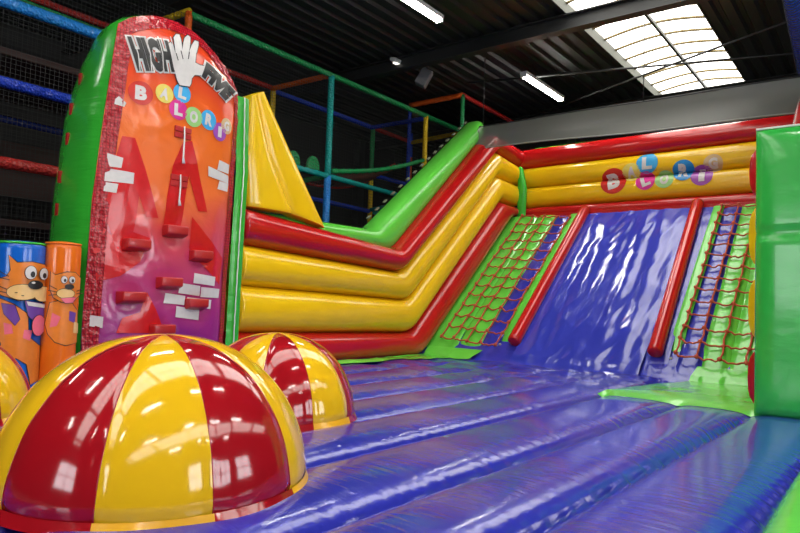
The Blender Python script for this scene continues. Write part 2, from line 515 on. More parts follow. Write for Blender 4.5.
# rear plane X=-11
rail((-11, 2.0, 6.15), (-11, 9.36, 6.1), 'red')
rail((-11, 9.36, 6.05), (-11, 12.8, 6.02), 'blue')
rail((-11, 12.8, 6.02), (-11, 14.6, 6.0), 'red')
rail((-11, 9.4, 0), (-11, 9.4, 6.1), 'yellow', .06, 'padded_post')
rail((-11, 12.9, 4.6), (-11, 12.9, 6.0), 'green', .06, 'padded_post')
rail((-11, 12.9, 0), (-11, 12.9, 4.6), 'yellow', .06, 'padded_post')
rail((-11, 14.6, 5.55), (-11, 14.6, 6.25), 'blue', .06, 'padded_post')
rail((-11, 14.6, 0), (-11, 14.6, 5.55), 'orange', .06, 'padded_post')
rail((-11, 5.9, 0), (-11, 5.9, 6.1), 'blue', .06, 'padded_post')
rail((-11, 9.4, 3.82), (-11, 12.9, 3.76), 'blue')
rail((-11, 12.9, 3.76), (-11, 16.5, 3.7), 'teal')
rail((-11, 2, 4.1), (-11, 9.4, 4.0), 'navy')
rail((-11, 12.9, 4.75), (-11, 16.5, 4.75), 'blue')
# cross rails
rail((-9, 5.87, 6.02), (-11, 5.87, 6.1), 'yellow')
rail((-9, 9.2, 5.97), (-11, 9.36, 6.08), 'orange')
rail((-9, 12.53, 5.9), (-11, 12.8, 6.0), 'blue')
rail((-9, 14.2, 5.93), (-11, 14.6, 5.98), 'yellow')
rail((-8.04, 12.67, 6.35), (-9.6, 12.67, 6.35), 'orange', .06)
rail((-8.04, 12.67, 6.35), (-8.1, 15.3, 6.35), 'red')
rail((-8.04, 12.67, 0), (-8.04, 12.67, 6.35), 'green', .05, 'padded_post')
rail((-9.6, 12.67, 0), (-9.6, 12.67, 6.35), 'blue', .05, 'padded_post')
rail((-8.1, 15.3, 0), (-8.1, 15.3, 6.35), 'blue', .05, 'padded_post')
rail((-9, 12.5, 3.9), (-11, 12.9, 3.8), 'teal')
rail((-9, 9.2, 3.9), (-11, 9.4, 3.85), 'green')
# dark platforms
for (ya, yb, z) in ((2.2, 5.7, 4.55), (2.2, 5.7, 2.3), (6, 9, 1.9), (9.4, 12.4, 1.6)):
    MB().box((-10.4, (ya + yb) / 2, z), (2.4, yb - ya, .1)).build('platform', 'brown', FR, smooth=False, bevel=.02)
MB().box((-11.6, 4.2, 3.4), (.08, 4.4, .9)).build('padded_panel', 'brown', FR, smooth=False)


def netplane(name, o, u, v, nu, nv, t=.0026):
    mb = MB(); o = Vector(o); u = Vector(u); v = Vector(v); n = u.cross(v).normalized()
    for i in range(nu + 1):
        a = o + u * i / nu; b = a + v; w = u.normalized() * t
        mb.add([a - w, a + w, b + w, b - w], [(0, 1, 2, 3)])
    for j in range(nv + 1):
        a = o + v * j / nv; b = a + u; w = v.normalized() * t
        mb.add([a - w + n * .001, a + w + n * .001, b + w + n * .001, b - w + n * .001], [(0, 1, 2, 3)])
    o_ = mb.build(name, 'net', FR, smooth=False); o_['kind'] = 'stuff'; return o_


netplane('safety_net', (-9.02, 5.9, .1), (0, 10.5, 0), (0, 0, 5.85), 170, 95)
netplane('safety_net', (-9.02, 1.2, .1), (0, 4.6, 0), (0, 0, 5.85), 76, 95)
netplane('safety_net', (-11.02, 1.2, .1), (0, 15, 0), (0, 0, 6.0), 150, 60)
# rope bridge between the two posts
br = MB()
A = Vector((-9, 9.32, 4.02)); B = Vector((-9, 12.5, 4.86)); A2 = A + Vector((-.7, 0, -.1)); B2 = B + Vector((-.9, 0, .0))


def sagp(a, b, s, n=30): return [a.lerp(b, k / n) - Vector((0, 0, s * math.sin(PI * k / n))) for k in range(n + 1)]


rp = sagp(A, B, .10)
MB().tube(rp, [.06 if k % 2 else .045 for k in range(31)], 8).build('bridge_rope', RM['green'], FR)
rp2 = sagp(A2 + Vector((0, 0, -.1)), B2, .3)
MB().tube(rp2, .03, 6).build('bridge_rope', RM['red'], FR)
bn = MB()
for k in range(1, 30):
    bn.tube([rp[k], rp2[k]], .014, 4)
    if k < 29: bn.tube([rp[k], rp2[k + 1]], .012, 4)
bn.build('bridge_netting', plain('brown_rope', (.20, .07, .04), .7), FR)['kind'] = 'stuff'
for y, z in ((8.35, 3.98), (8.88, 3.98)):
    mb = MB(); N = 20
    for x in (-9.05, -9.11):
        pass
    prof = [(y + .17 * math.cos(PI * k / N), z + .27 * math.sin(PI * k / N) ** .8) for k in range(N + 1)]
    vs = [(-9.08, a, b) for a, b in prof] + [(-9.14, a, b) for a, b in prof]; n = N + 1
    fs = [list(range(n)), list(range(2 * n - 1, n - 1, -1))] + [(k, (k + 1) % n, (k + 1) % n + n, k + n) for k in range(n)]
    mb.add(vs, fs); mb.build('padded_disc', RM['green'], FR, smooth=False, bevel=.015)

# blue padded rail with netting, top right
PR = thing('padded_rail', (-.95, 5, 5.6), 'blue padded rail wrapped in black netting at the top right corner', 'padded rail')
a = Vector((-.80, 6.6, 5.15)); b = Vector((-1.02, 11.3, 5.15))
n = 40; pts = [a.lerp(b, k / n) for k in range(n + 1)]
MB().tube(pts, .10, 14).build('blue_padding', RM['blue'], PR)
mb = MB()
for k in range(60):
    c = a.lerp(b, k / 59 * .98 + .01)
    mb.tube([c + Vector((.106 * math.cos(q), .03 * math.sin(2 * q), .106 * math.sin(q))) for q in [2 * PI * j / 12 for j in range(13)]], .006, 4, caps=False)
mb.build('net_lashing', 'black', PR)
MB().tube([a + Vector((0, .3, .09)), a + Vector((0, .3, RZ - a.z))], .02, 6).build('hanger', 'metal', PR)
MB().tube([b + Vector((0, -.3, .09)), b + Vector((0, -.3, RZ - b.z))], .02, 6).build('hanger', 'metal', PR)

# ------------------------------------------------------------------ inflatable slide
SL = thing('inflatable_slide', (-3.7, 7, 0), 'big blue, green, red and yellow inflatable slide with ribbed blue bouncing deck', 'inflatable slide')
SX0 = [-.43, -1.21, -1.89, -2.71, -3.45, -4.2, -4.95, -5.7, -6.5, -7.4, -8.3]


def deckz(x, y):
    s = min(x - .045 * (y - 4.5), -.44)
    h = .5
    for a, b in zip(SX0[:-1], SX0[1:]):
        if b <= s <= a:
            u = (s - b) / (a - b); w = abs(2 * u - 1)
            h = .38 + .145 * math.sqrt(max(0, 1 - w ** 3.0)) - .0
            amp = 1 if a > -3 else .75
            h = .5 + (h - .5) * amp
            h += .012 * noise.noise(Vector((x * 2, y * 13, 0))) * w ** 4
            break
    far = min(1, max(0, (y - 6.6) / .8))
    rum = .5 - abs(noise.noise(Vector((x * 2.1 + y, y * 2.6, 3)))) - .25
    r2 = noise.noise(Vector((x * 1.2, y * 2.0, 8)))
    if x < -2.5:
        f2 = min(1, max(0, (y - 7.4) / 2))
        h = h * (1 - f2 * .8) + .5 * f2 * .8 + far * (.03 * rum + .03 * r2)
    else:
        h = h * (1 - far) + .47 * far
    # end of the tubes, rounded down at the front edge
    h -= .18 * max(0, (.6 - y) / .6) ** 2
    return h


g = MB().grid(340, 380, lambda u, v: (lambda x, y: (x, y, deckz(x, y)))(-8.3 + 7.86 * u + 0.0, .1 + 9.7 * v))
g.build('deck', 'deck', SL)
sk = MB()
sk.add([(-8.3, .1, .0), (-.44, .1, .0), (-.44, .1, .33), (-8.3, .1, .33)], [(0, 1, 2, 3)])
sk.add([(-8.3, .1, 0), (-8.3, 9.8, 0), (-8.3, 9.8, .42), (-8.3, .1, .33)], [(0, 1, 2, 3)])
sk.build('deck_skirt', 'green', SL, smooth=False)
# green side tubes along the right edge of the deck
for (xc, z0, z1) in ((-.33, .24, .50), (-.16, .02, .30)):
    band([(xc, .15, z0), (xc, 7.1, z0)], [(xc, .15, z1), (xc, 7.1, z1)], (1, 0, 0), .17, seg=60, wr=.03).build('side_tube', 'lime', SL)
mb = MB().tube([(-.42, .2, .43), (-.42, 7.0, .43)], .012, 6); mb.build('piping', 'zipw', SL)


def slope(y):
    z = .5 + .843 * (y - 9.3); k = .10
    m = max(z, .5)
    d = abs(z - .5)
    return m + k * math.exp(-d / k * .9) * .45


NS = Vector((0, -.645, .764))


def sheet(name, xa, xb, ya, yb, mat, nu, nv, disp, lift=0):
    mb = MB()

    def fn(u, v):
        x = (xa(v) if callable(xa) else xa) * (1 - u) + (xb(v) if callable(xb) else xb) * u; y = ya + (yb - ya) * v
        f = min(1, max(0, (y - 9.2) / .4)); q = min(1, max(0, (y - ya) / .5)); n = Vector((0, 0, 1)).lerp(NS, f)
        return Vector((x, y, slope(y))) + n * (disp(x, y, u, v) * q + lift * q - .09 * (1 - q))
    return mb.grid(nu, nv, fn).build(name, mat, SL)


def slide_disp(x, y, u, v):
    w = .008 * math.sin((x + .04 * y) * 2 * PI / .36 + 1.2 * noise.noise(Vector((0, y * .5, 1))))
    r = 1 - 2 * abs(noise.noise(Vector((x * 1.5 + y * .9, y * 1.1, 5))))
    r2 = 1 - 2 * abs(noise.noise(Vector((x * 4.5 - y * 1.3, y * 2.2, 9))))
    n_ = noise.noise(Vector((x * 2.2, y * .7, 2)))
    low = math.exp(-((y - 9.6) / .7) ** 2)
    top = math.exp(-((y - 12.6) / .5) ** 2)
    e = min(1, 8 * u * (1 - u))
    end = min(1, max(0, (y - 8.9) / .5))
    return end * e * (w + .006 * r + .005 * r2 * (1 + low) + .014 * n_ + .022 * low * r + .012 * top * r2) - .10 * (1 - end)


sheet('slide_sheet', -4.86, -2.83, 8.9, 12.64, 'slide', 130, 220, slide_disp, .035)


def puff(amp, wr=.01):
    return lambda x, y, u, v: amp * math.sqrt(max(0, 1 - (2 * u - 1) ** 2)) + wr * noise.noise(Vector((x * 3, y * 5, 1)))


# left side strips: two green cushions, blue channel, green edging
sheet('climbing_panel', -6.75, -6.02, 9.25, 12.64, 'lime', 14, 60, puff(.05, .02), .01)
sheet('climbing_panel', -6.02, -5.56, 9.35, 12.64, 'lime', 14, 60, puff(.05, .02), .01)
sheet('blue_channel', -5.58, -5.24, 9.3, 12.62, 'bluestrip', 10, 70, puff(.03, .02))
sheet('green_edging', -5.26, -5.06, 9.5, 12.64, 'lime', 8, 60, puff(.012, .004), .05)
sheet('blue_edging', -5.08, -4.84, 9.3, 12.64, 'bluestrip', 8, 60, puff(.01, .01), .03)
# right side strips
sheet('blue_edging', -2.86, -2.5, 9.3, 12.64, 'bluestrip', 8, 60, puff(.01, .01), .03)
sheet('green_edging', -2.54, -2.36, 9.55, 12.64, 'lime', 8, 60, puff(.012, .004), .05)
sheet('blue_channel', -2.38, -2.06, 9.2, 12.62, 'bluestrip', 10, 70, puff(.03, .02))
sheet('climbing_panel', -2.08, -1.72, 9.3, 12.64, 'lime', 12, 60, puff(.045, .02), .01)
sheet('climbing_panel', -1.72, -1.0, 9.3, 12.64, 'lime', 16, 60, puff(.06, .02), .01)
sheet('slide_base', -6.8, -.95, 9.0, 12.62, 'bluestrip', 30, 60, lambda x, y, u, v: 0.0, -.03)
# green foot panels
def foot(name, L, Rr, nu=40, nv=40):
    def crv(c, t):
        t *= len(c) - 1; i = min(int(t), len(c) - 2); return Vector(c[i]).lerp(Vector(c[i + 1]), t - i)

    def fn(u, v):
        p = crv(L, v).lerp(crv(Rr, v), u)
        z = .512 + .05 * math.sin(PI * u) * (1 - v) * min(1, v * 5) + .012 * noise.noise(Vector((p.x * 2, p.y * 3, 0)))
        z = max(z, deckz(p.x, p.y) + .012) if p.x < -2.2 else z
        k = min(1, v / .06); z = (deckz(p.x, p.y) + .004) * (1 - k) + z * k
        return (p.x, p.y, max(z, slope(p.y) + .02 if p.y > 9.3 else 0))
    return MB().grid(nu, nv, fn).build(name, 'lime', SL)


foot('foot_panel', [(-2.66, 7.25), (-2.45, 8.2), (-2.2, 9.1), (-2.1, 9.5)], [(-1.0, 7.1), (-1.0, 7.9), (-1.0, 8.7), (-1.0, 9.5)])
foot('foot_panel', [(-6.55, 6.2), (-6.55, 7.4), (-6.55, 8.4), (-6.55, 9.45)], [(-6.3, 6.2), (-6.22, 7.4), (-6.05, 8.5), (-5.45, 9.45)])


def divider(xa, xb):
    pa = Vector((xa, 9.62, slope(9.62))) + NS * .09; pb = Vector((xb, 12.70, slope(12.7))) + NS * .09
    n = 60; pts = [pa.lerp(pb, k / n) for k in range(n + 1)]
    pts = [pa + (pa - pb).normalized() * .02] + pts
    rad = [.085] + [.108 + .003 * (k % 2) for k in range(n + 1)]
    MB().tube(pts, rad, 18).build('divider_tube', 'red', SL)


divider(-4.93, -4.97); divider(-2.68, -2.82)


# rope climbing nets
def ropenet(xs, ya, yb, nr, jit=.02):
    mb = MB()

    def P(x, y, h): return Vector((x, y, slope(y))) + NS * h
    rung = []
    for j in range(nr):
        y = ya + (yb - ya) * j / (nr - 1) if nr > 1 else ya
        pts = []; m = 6
        for i in range(len(xs) - 1):
            for k in range(m + (1 if i == len(xs) - 2 else 0)):
                t = k / m; x = xs[i] * (1 - t) + xs[i + 1] * t
                sag = math.sin(PI * t) * .035
                U = (i + t) / (len(xs) - 1)
                pts.append(P(x, y - sag - .10 * U + .015 * random.uniform(-1, 1), .10 + .015 * random.uniform(-1, 1)))
        rung.append(pts); mb.tube(pts, .0145, 6)
    for i in range(len(xs)):
        pts = []
        for j in range(nr):
            p = rung[j][min(i * 6, len(rung[j]) - 1)]; pts.append(p)
            if j < nr - 1:
                q = rung[j + 1][min(i * 6, len(rung[j + 1]) - 1)]; pts.append(p.lerp(q, .5) + Vector((random.uniform(-1, 1) * jit, 0, 0)) - NS * .012)
            ico = []
            mb.tube([p + Vector((0, -.03, -.022)), p, p + Vector((0, .03, .022))], [.014, .036, .014], 6)
        mb.tube(pts, .0145, 6)
    mb.build('climbing_net', 'rope', SL)


ropenet([-6.36, -6.08, -5.80, -5.52, -5.22], 9.62, 12.62, 14)
ropenet([-2.40, -2.12, -1.82, -1.50, -1.15], 9.62, 12.62, 14)
for x in (-5.16, -2.45):
    p = Vector((x, 9.56, slope(9.56))) + NS * .06
    MB().tube([p, p + NS * .012], .022, 10).build('eyelet', 'lmetal', SL)

# side walls
bl = [[(5.25, .50), (9.3, .47), (12.55, 3.30), (12.62, 3.36)],
      [(5.25, .98), (8.97, .90), (12.0, 3.62), (12.75, 3.60)],
      [(5.25, 1.59), (8.85, 1.46), (11.82, 4.14), (12.95, 4.10)],
      [(5.25, 2.12), (8.62, 1.93), (11.78, 4.65), (13.15, 4.50)],
      [(5.25, 2.60), (8.55, 2.32), (11.55, 4.98), (13.15, 4.92)]]
cols = ['red', 'yellow', 'yellow', 'red']
for k in range(4):
    band(yz(-6.82, bl[k]), yz(-6.82, bl[k + 1]), (1, 0, 0), .33 if k != 3 else .36, seg=34, sm=2, wr=.006).build('side_tube', cols[k], SL)
band(yz(-7.0, [(5.6, 2.35), (8.6, 2.28), (11.45, 4.85)]), yz(-7.0, [(5.6, 2.62), (8.12, 2.62), (11.45, 5.26)]), (1, 0, 0), .28, seg=34, sm=3).build('top_tube', 'lime', SL)
mb = MB()
for k in range(15):
    t = k / 14; c = Vector((-7.10, 8.30 + 3.0 * t, 2.86 + 2.36 * t))
    mb.box(c, (.05, .09, .02), R=Matrix.Rotation(.69, 3, 'X'))
mb.build('lashing_tabs', plain('grey_tabs', (.20, .21, .15), .6), SL, smooth=False)['kind'] = 'stuff'
br_ = [[(7.25, .50), (9.3, .47), (12.55, 3.30), (12.62, 3.36)],
       [(7.25, 1.15), (9.1, 1.0), (12.0, 3.62), (12.75, 3.60)],
       [(7.25, 1.88), (9.0, 1.75), (11.82, 4.14), (12.95, 4.10)],
       [(7.25, 2.60), (8.9, 2.45), (11.78, 4.65), (13.15, 4.50)],
       [(7.25, 3.18), (8.8, 3.0), (11.55, 4.98), (13.15, 4.92)]]
for k in range(4):
    band(yz(-.775, br_[k]), yz(-.775, br_[k + 1]), (1, 0, 0), .36, seg=24, sm=3, e=.62, wr=.012, cap=.04).build('side_tube', cols[k], SL)
band(yz(-.6, [(7.4, 3.1), (8.7, 3.0), (11.5, 4.9)]), yz(-.6, [(7.4, 3.3), (8.5, 3.2), (11.5, 5.26)]), (1, 0, 0), .25, seg=24, sm=3).build('top_tube', 'lime', SL)
# green end cushion of the right wall
def cushion(name, mat, x0, x1, y0, y1, z0, z1, bul=.09):
    mb = MB(); nu, nv = 24, 60

    def fn(u, v, s):
        w = (max(0, 1 - abs(2 * u - 1) ** 4) * max(0, 1 - abs(2 * v - 1) ** 14)) ** .5
        cr = .03 * math.exp(-((v - .63) / .012) ** 2)
        x = x0 + (x1 - x0) * u; z = z0 + (z1 - z0) * v
        yy = y0 if s < 0 else y1
        return (x, yy + s * (bul * w - (cr if s < 0 else 0)), z)
    mb.grid(nu, nv, lambda u, v: fn(u, v, -1)); mb.grid(nu, nv, lambda u, v: fn(u, v, 1))
    mb.grid(nu, 1, lambda u, v: fn(u, 0, -1 if v == 0 else 1)); mb.grid(nu, 1, lambda u, v: fn(u, 1, -1 if v == 0 else 1))
    mb.grid(1, nv, lambda u, v: fn(0, v, -1 if u == 0 else 1)); mb.grid(1, nv, lambda u, v: fn(1, v, -1 if u == 0 else 1))
    return mb.build(name, mat, SL)


cushion('end_cushion', 'capgreen', -1.055, -.36, 7.12, 7.30, .47, 3.29)
MB().tube([(-1.055, 7.11, 3.29), (-.36, 7.11, 3.29)], .012, 6).build('piping', 'zipw', SL)

# back wall
zb = [3.36, 3.60, 4.04, 4.48, 4.92]; zt_ = [0, .03, .06, .09, .05]
bc = ['red', 'yellow', 'yellow', 'red']; bx = [(-6.45, -1.15)] * 4
for k in range(4):
    band([(-6.62, 13.1, zb[k]), (-1.1, 13.1, zb[k] + zt_[k])], [(-6.62, 13.1, zb[k + 1]), (-1.1, 13.1, zb[k + 1] + zt_[k + 1])], (0, -1, 0), .3, seg=60, sm=0, e=.68 if k in (1, 2) else .8, over=1.04, n=44, wr=.01 if k else .05).build('back_tube', bc[k], SL)
band([(-6.4, 13.35, 4.8), (-1.1, 13.35, 4.8)], [(-6.4, 13.35, 5.02), (-1.1, 13.35, 5.02)], (0, -1, 0), .16, seg=30, sm=0).build('top_tube', 'green', SL)
band([(-6.55, 12.72, 3.42), (-6.55, 12.72, 4.0), (-6.55, 12.72, 4.4)], [(-6.36, 12.72, 3.42), (-6.34, 12.72, 4.0), (-6.44, 12.72, 4.4)], (0, -1, 0), .07, seg=8, sm=1).build('corner_tube', 'green', SL)
# a ledge the riders stand on behind the slide top
MB().box((-3.8, 12.95, 3.38), (5.3, .4, .1)).build('ledge', 'red', SL, smooth=False)


def backsurf(x, z, l):
    k = 0; f = (x + 6.62) / 5.52; Zb = [zb[i] + zt_[i] * f for i in range(5)]
    while k < 3 and z > Zb[k + 1]: k += 1
    mid = (Zb[k] + Zb[k + 1]) / 2; hz = (Zb[k + 1] - Zb[k]) / 2 * 1.04
    p = 2 / (.68 if k in (1, 2) else .8); w = max(0, 1 - abs((z - mid) / hz) ** p) ** (1 / p)
    return Vector((x, 13.1 - .3 * w - l - .004, z))


def logo(balls, plane, mapper, parent, sgn=1):
    for (ch, px, py, r, mk, ang, tc) in balls:
        p = at(px, py, **plane); a = 'XYZ'.index(list(plane)[0]); u = p.y if a == 0 else p.x
        dep = (p - CAM).dot(ROT @ Vector((0, 0, -1))); R = r * dep / FOC
        decal('logo_ball', [(poly_tris(ell(u, p.z, R, R, 28)), mk, 0), (place_text(ch, u, p.z, R * 1.2, ang, .06, .78 if ch != 'I' else .45), tc, 1)], mapper, parent, .04)


logo([('A', 631, 172, 9, 'lye', 0, 'white'), ('B', 613, 181, 13, 'bred', .2, 'white'), ('L', 645, 180.5, 9.5, 'mag', .35, 'white'), ('L', 647, 163, 10.5, 'cyan', .0, 'white'),
      ('O', 664, 179, 9, 'lgr', 0, 'white'), ('R', 683, 170, 10.5, 'bblu', -.05, 'white'), ('I', 701.5, 175, 10.5, 'bpur', 0, 'white'), ('G', 713, 163, 9, 'gold', 0, 'white')],
     dict(Y=12.8), backsurf, SL)

# ------------------------------------------------------------------ grey film band above the slide
BN = thing('weather_sheet', (-4, 11.2, 4.6), 'long grey translucent sheet stretched across above the yellow back wall', 'sheet')


def bfn(u, v):
    x = -6.99 + 6.6 * u
    zlo = 4.61 - .13 * u + .015 * math.sin(u * 9); zhi = 5.06
    xx = x + .30 * v * (1 - u)
    return (xx, 11.2 + .04 * math.sin(v * PI) + .02 * math.sin(u * 14), zlo + (zhi - zlo) * v)


mb = MB(); mb.grid(80, 10, bfn); mb.build('film', 'film', BN)
MB().tube([bfn(k / 40, 1) for k in range(41)], .012, 6).build('top_cable', 'metal', BN)
MB().tube([bfn(k / 40, 0) for k in range(41)], .014, 6).build('bottom_cable', plain('pale_edge', (.25, .26, .24), .5), BN)
for x in (-6.6, -3.4, -.5):
    MB().tube([(x, 11.2, 5.06), (x, 11.2, RZ)], .008, 5).build('hanger', 'metal', BN)

# ------------------------------------------------------------------ climbing tower
TW = thing('climbing_tower', (-6.8, 4.1, .5), 'tall round topped red and orange inflatable climbing tower with green sides', 'climbing tower')
FX = -6.5
left = [(3.21, .5), (3.19, .96), (3.205, 1.7), (3.22, 2.4), (3.30, 3.4), (3.39, 4.30)]
arch = [(3.50, 4.40), (3.63, 4.47), (3.78, 4.53), (3.93, 4.56), (4.10, 4.57), (4.26, 4.54), (4.45, 4.47), (4.62, 4.36), (4.76, 4.26), (4.88, 4.12), (4.97, 3.98)]
right = [(5.0, 3.8), (4.97, 3.0), (4.95, 2.2), (4.93, 1.4), (4.92, .5)]


def dense(c, step=.08):
    out = []
    for a, b in zip(c[:-1], c[1:]):
        a = Vector(a); b = Vector(b); n = max(1, int((b - a).length / step))
        out += [a.lerp(b, k / n) for k in range(n)]
    return out + [Vector(c[-1])]


loopf = dense(left + arch + right)
cy, cz = 4.1, 2.2


def lerp_edge(pts, z):                      # Y at height z along a (Y,z) list sorted by z
    for (a, b) in zip(pts[:-1], pts[1:]):
        if min(a[1], b[1]) <= z <= max(a[1], b[1]): return a[0] + (b[0] - a[0]) * (z - a[1]) / (b[1] - a[1] + 1e-9)
    return pts[0][0] if abs(z - pts[0][1]) < abs(z - pts[-1][1]) else pts[-1][0]


def backp(p):                              # rear outline, lower and rounder on its left shoulder
    y, z = p
    f = min(1, max(0, (5 - y) / 1.8)) ** 1.5
    z2 = z - f * .28 * max(0, (z - 3.3) / 1.2)
    y2 = y + f * .05 + (.16 * f * max(0, (z - 3.3) / 1.1) ** 2) - .25 * f * math.exp(-((z - 2.3) / 1.6) ** 2) * 0
    return Vector((y2, z2))


body = MB(); NR = 12
def tfn(i, j):
    p = loopf[i]; q = backp(p); t = j / NR; m = p.lerp(q, t)
    nrm = Vector((m[0] - cy, (m[1] - cz) * .35)); nrm.normalize()
    bul = .07 * math.sin(PI * t) ** .7 + .028 * min(1, t * 6)
    wv = 1 + .25 * noise.noise(Vector((m[0] * 2, m[1] * 9, t * 2)))
    m = m + nrm * bul * wv
    return Vector((FX - .92 * t, m[0], max(.5, m[1])))
n = len(loopf)
for j in range(NR + 1):
    for i in range(n): body.v.append(tfn(i, j))
for j in range(NR):
    for i in range(n - 1): body.f.append([j * n + i, j * n + i + 1, (j + 1) * n + i + 1, (j + 1) * n + i]); body.m.append(0)
body.f.append([NR * n + i for i in range(n)]); body.m.append(0)
body.build('body', 'tgreen', TW)
mb = MB()
for k in range(6):                                  # webbing slots along the rear seam
    z = 1.9 + k * .38
    _i = min(range(len(left) * 12), key=lambda i: abs(loopf[i][1] - z) if loopf[i][0] < 3.6 else 9); _p = tfn(_i, 8); lo = MB().box(_p + Vector((.01, -.005, 0)), (.045, .03, .13)); lo.build('webbing_loop', 'holdred', TW, smooth=False)

HOLDS = [(137, 245), (174, 231.5), (200.5, 256), (168, 283), (132, 297.5), (196, 304), (161, 330)]
HW = [at(px, py, X=FX + .15) for px, py in HOLDS]


def topz(y): return lerp2(arch_full, y)


arch_full = [(3.19, 4.25)] + [left[-1]] + arch + [(5.0, 3.9)]


def lerp2(c, y):
    for a, b in zip(c[:-1], c[1:]):
        if a[0] <= y <= b[0]: return a[1] + (b[1] - a[1]) * (y - a[0]) / (b[0] - a[0] + 1e-9)
    return c[0][1] if y < c[0][0] else c[-1][1]


def facesurf(y, z, l):
    yl = lerp_edge(left, min(z, 4.3)); yr = lerp_edge(right[::-1], min(z, 3.8))
    u = min(1, max(0, (y - yl) / (yr - yl))); w = abs(2 * u - 1)
    zt = lerp2(arch_full, min(5.0, max(3.39, y))); v = min(1, max(0, (zt - z) / .5))
    b = .15 * max(0, 1 - w ** 2.6) * (1 - (1 - v) ** 2.2)
    for h in HW:
        d2 = (h.y - y) ** 2 + (h.z - z) ** 2
        b -= .05 * math.exp(-d2 / .02)
    b += .010 * (1 - 2 * abs(noise.noise(Vector((y * 1.6 + z, z * 1.5 - y * .8, 4)))))
    b += .008 * noise.noise(Vector((y * 5, z * 2.2, 1))) * min(1, v * 3)
    return Vector((FX + b + .006 + l, y, z))


BW = .15
def inner(u, v, ins):
    # v bottom to top, u left to right; clipped to the outline inset by ins
    zmax = 4.57 - ins
    z = .5 + (3.9 - .5) * min(1, v / .8)
    if v <= .8:
        yl = lerp_edge(left, z) + ins; yr = lerp_edge(right[::-1], min(z, 3.8)) - ins
        return yl + (yr - yl) * u, z
    t = (v - .8) / .2
    yl = lerp_edge(left, 3.9) + ins; yr = 4.99 - ins
    y = yl + (yr - yl) * u; y += (3.39 + ins - yl) * t * (1 - u) if yl < 3.39 + ins else 0
    zt = lerp2(arch_full, y) - ins * 1.05
    zt = max(zt, 3.9)
    return y, 3.9 + (zt - 3.9) * t


MB().grid(70, 150, lambda u, v: facesurf(*inner(u, v, .0), -.004)).build('face_panel', 'face', TW)
# red mesh border as its own strip along left edge, arch and right edge
lp = [p for p in loopf]
bd = MB(); nb = len(lp)
def inw(i):
    a = lp[max(0, i - 1)]; b = lp[min(nb - 1, i + 1)]; d = (b - a).normalized(); return Vector((d[1], -d[0]))
def bfn2(i, k):
    p = lp[i]; nn = inw(i); q = p + nn * (BW if p[0] < 4.5 or p[1] > 4.2 else .09) * k / 4
    s = facesurf(q[0], max(.5, q[1]), .006)
    return s + Vector((.012 * noise.noise(Vector((q[0] * 9, q[1] * 9, 0))), 0, 0))
for i in range(nb):
    for k in range(5): bd.v.append(bfn2(i, k))
for i in range(nb - 1):
    for k in range(4): bd.f.append([i * 5 + k, i * 5 + k + 1, (i + 1) * 5 + k + 1, (i + 1) * 5 + k]); bd.m.append(0)
bd.build('mesh_border', 'border', TW)


def onface(px, py):
    X = FX
    for _ in range(5):
        p = at(px, py, X=X); X = facesurf(p.y, p.z, 0).x
    return p


def fpx(pts): return [(lambda p: (p.y, p.z))(onface(x, y)) for x, y in pts]


FL = [
    [(122, 136), (135, 138), (145, 168), (158, 218), (146, 217), (139, 196), (133, 232), (112, 236), (104, 214), (110, 176)],
    [(183, 142), (192, 141), (207, 212), (198, 211), (189, 176), (184, 205), (180, 228), (163, 226), (167, 196), (173, 165)],
    [(192, 217), (222, 258), (219, 285), (205, 268), (189, 248)],
    [(147, 292), (162, 326), (150, 333), (116, 333), (122, 318), (140, 312)],
    [(98, 222), (112, 236), (133, 232), (150, 238), (140, 262), (120, 276), (96, 282), (93, 250)],
    [(101, 150), (106, 130), (104, 175), (98, 200), (97, 180)],
]
for p in FL: decal('flame_print', [(poly_tris(fpx(p)), 'pred', 0)], facesurf, TW, .06)
BR = [[(107, 153), (123, 158), (121, 168), (106, 166)], [(105, 168), (134, 173), (133, 184), (104, 181)], [(104, 182), (118, 184), (116, 193), (103, 191)],
      [(219, 160), (229, 165), (228, 174), (217, 170)], [(208, 166), (228, 176), (228, 184), (208, 176)], [(219, 181), (228, 184), (227, 192), (217, 189)],
      [(194, 273), (215, 277), (214, 286), (193, 283)], [(180, 283), (200, 286), (199, 296), (178, 293)], [(201, 287), (219, 289), (218, 298), (200, 297)],
      [(165, 293), (185, 296), (184, 305), (163, 303)], [(187, 297), (211, 300), (210, 309), (186, 305)], [(176, 306), (199, 310), (198, 320), (175, 317)],
      [(90, 315), (103, 317), (102, 328), (89, 326)], [(116, 94), (126, 103), (124, 107), (114, 104)]]
for p in BR: decal('brick_print', [(poly_tris(fpx(p)), 'white', 1)], facesurf, TW, .06)


def z6(x, y): return (110 + x / 4.1, 20 + y / 4.1)


HAND = [(283, 268), (272, 245), (262, 205), (243, 160), (232, 115), (234, 98), (246, 92), (256, 106), (266, 138), (262, 100), (258, 72), (268, 58), (282, 60),
        (288, 80), (293, 125), (298, 95), (303, 74), (316, 62), (327, 72), (326, 98), (320, 132), (332, 104), (345, 84), (360, 90), (360, 106), (350, 140), (347, 175),
        (366, 186), (390, 190), (402, 206), (392, 222), (366, 228), (345, 226), (333, 240), (330, 262), (324, 274)]
hx_ = [z6(*p) for p in HAND]; cx_ = sum(p[0] for p in hx_) / len(hx_); cyy = sum(p[1] for p in hx_) / len(hx_)


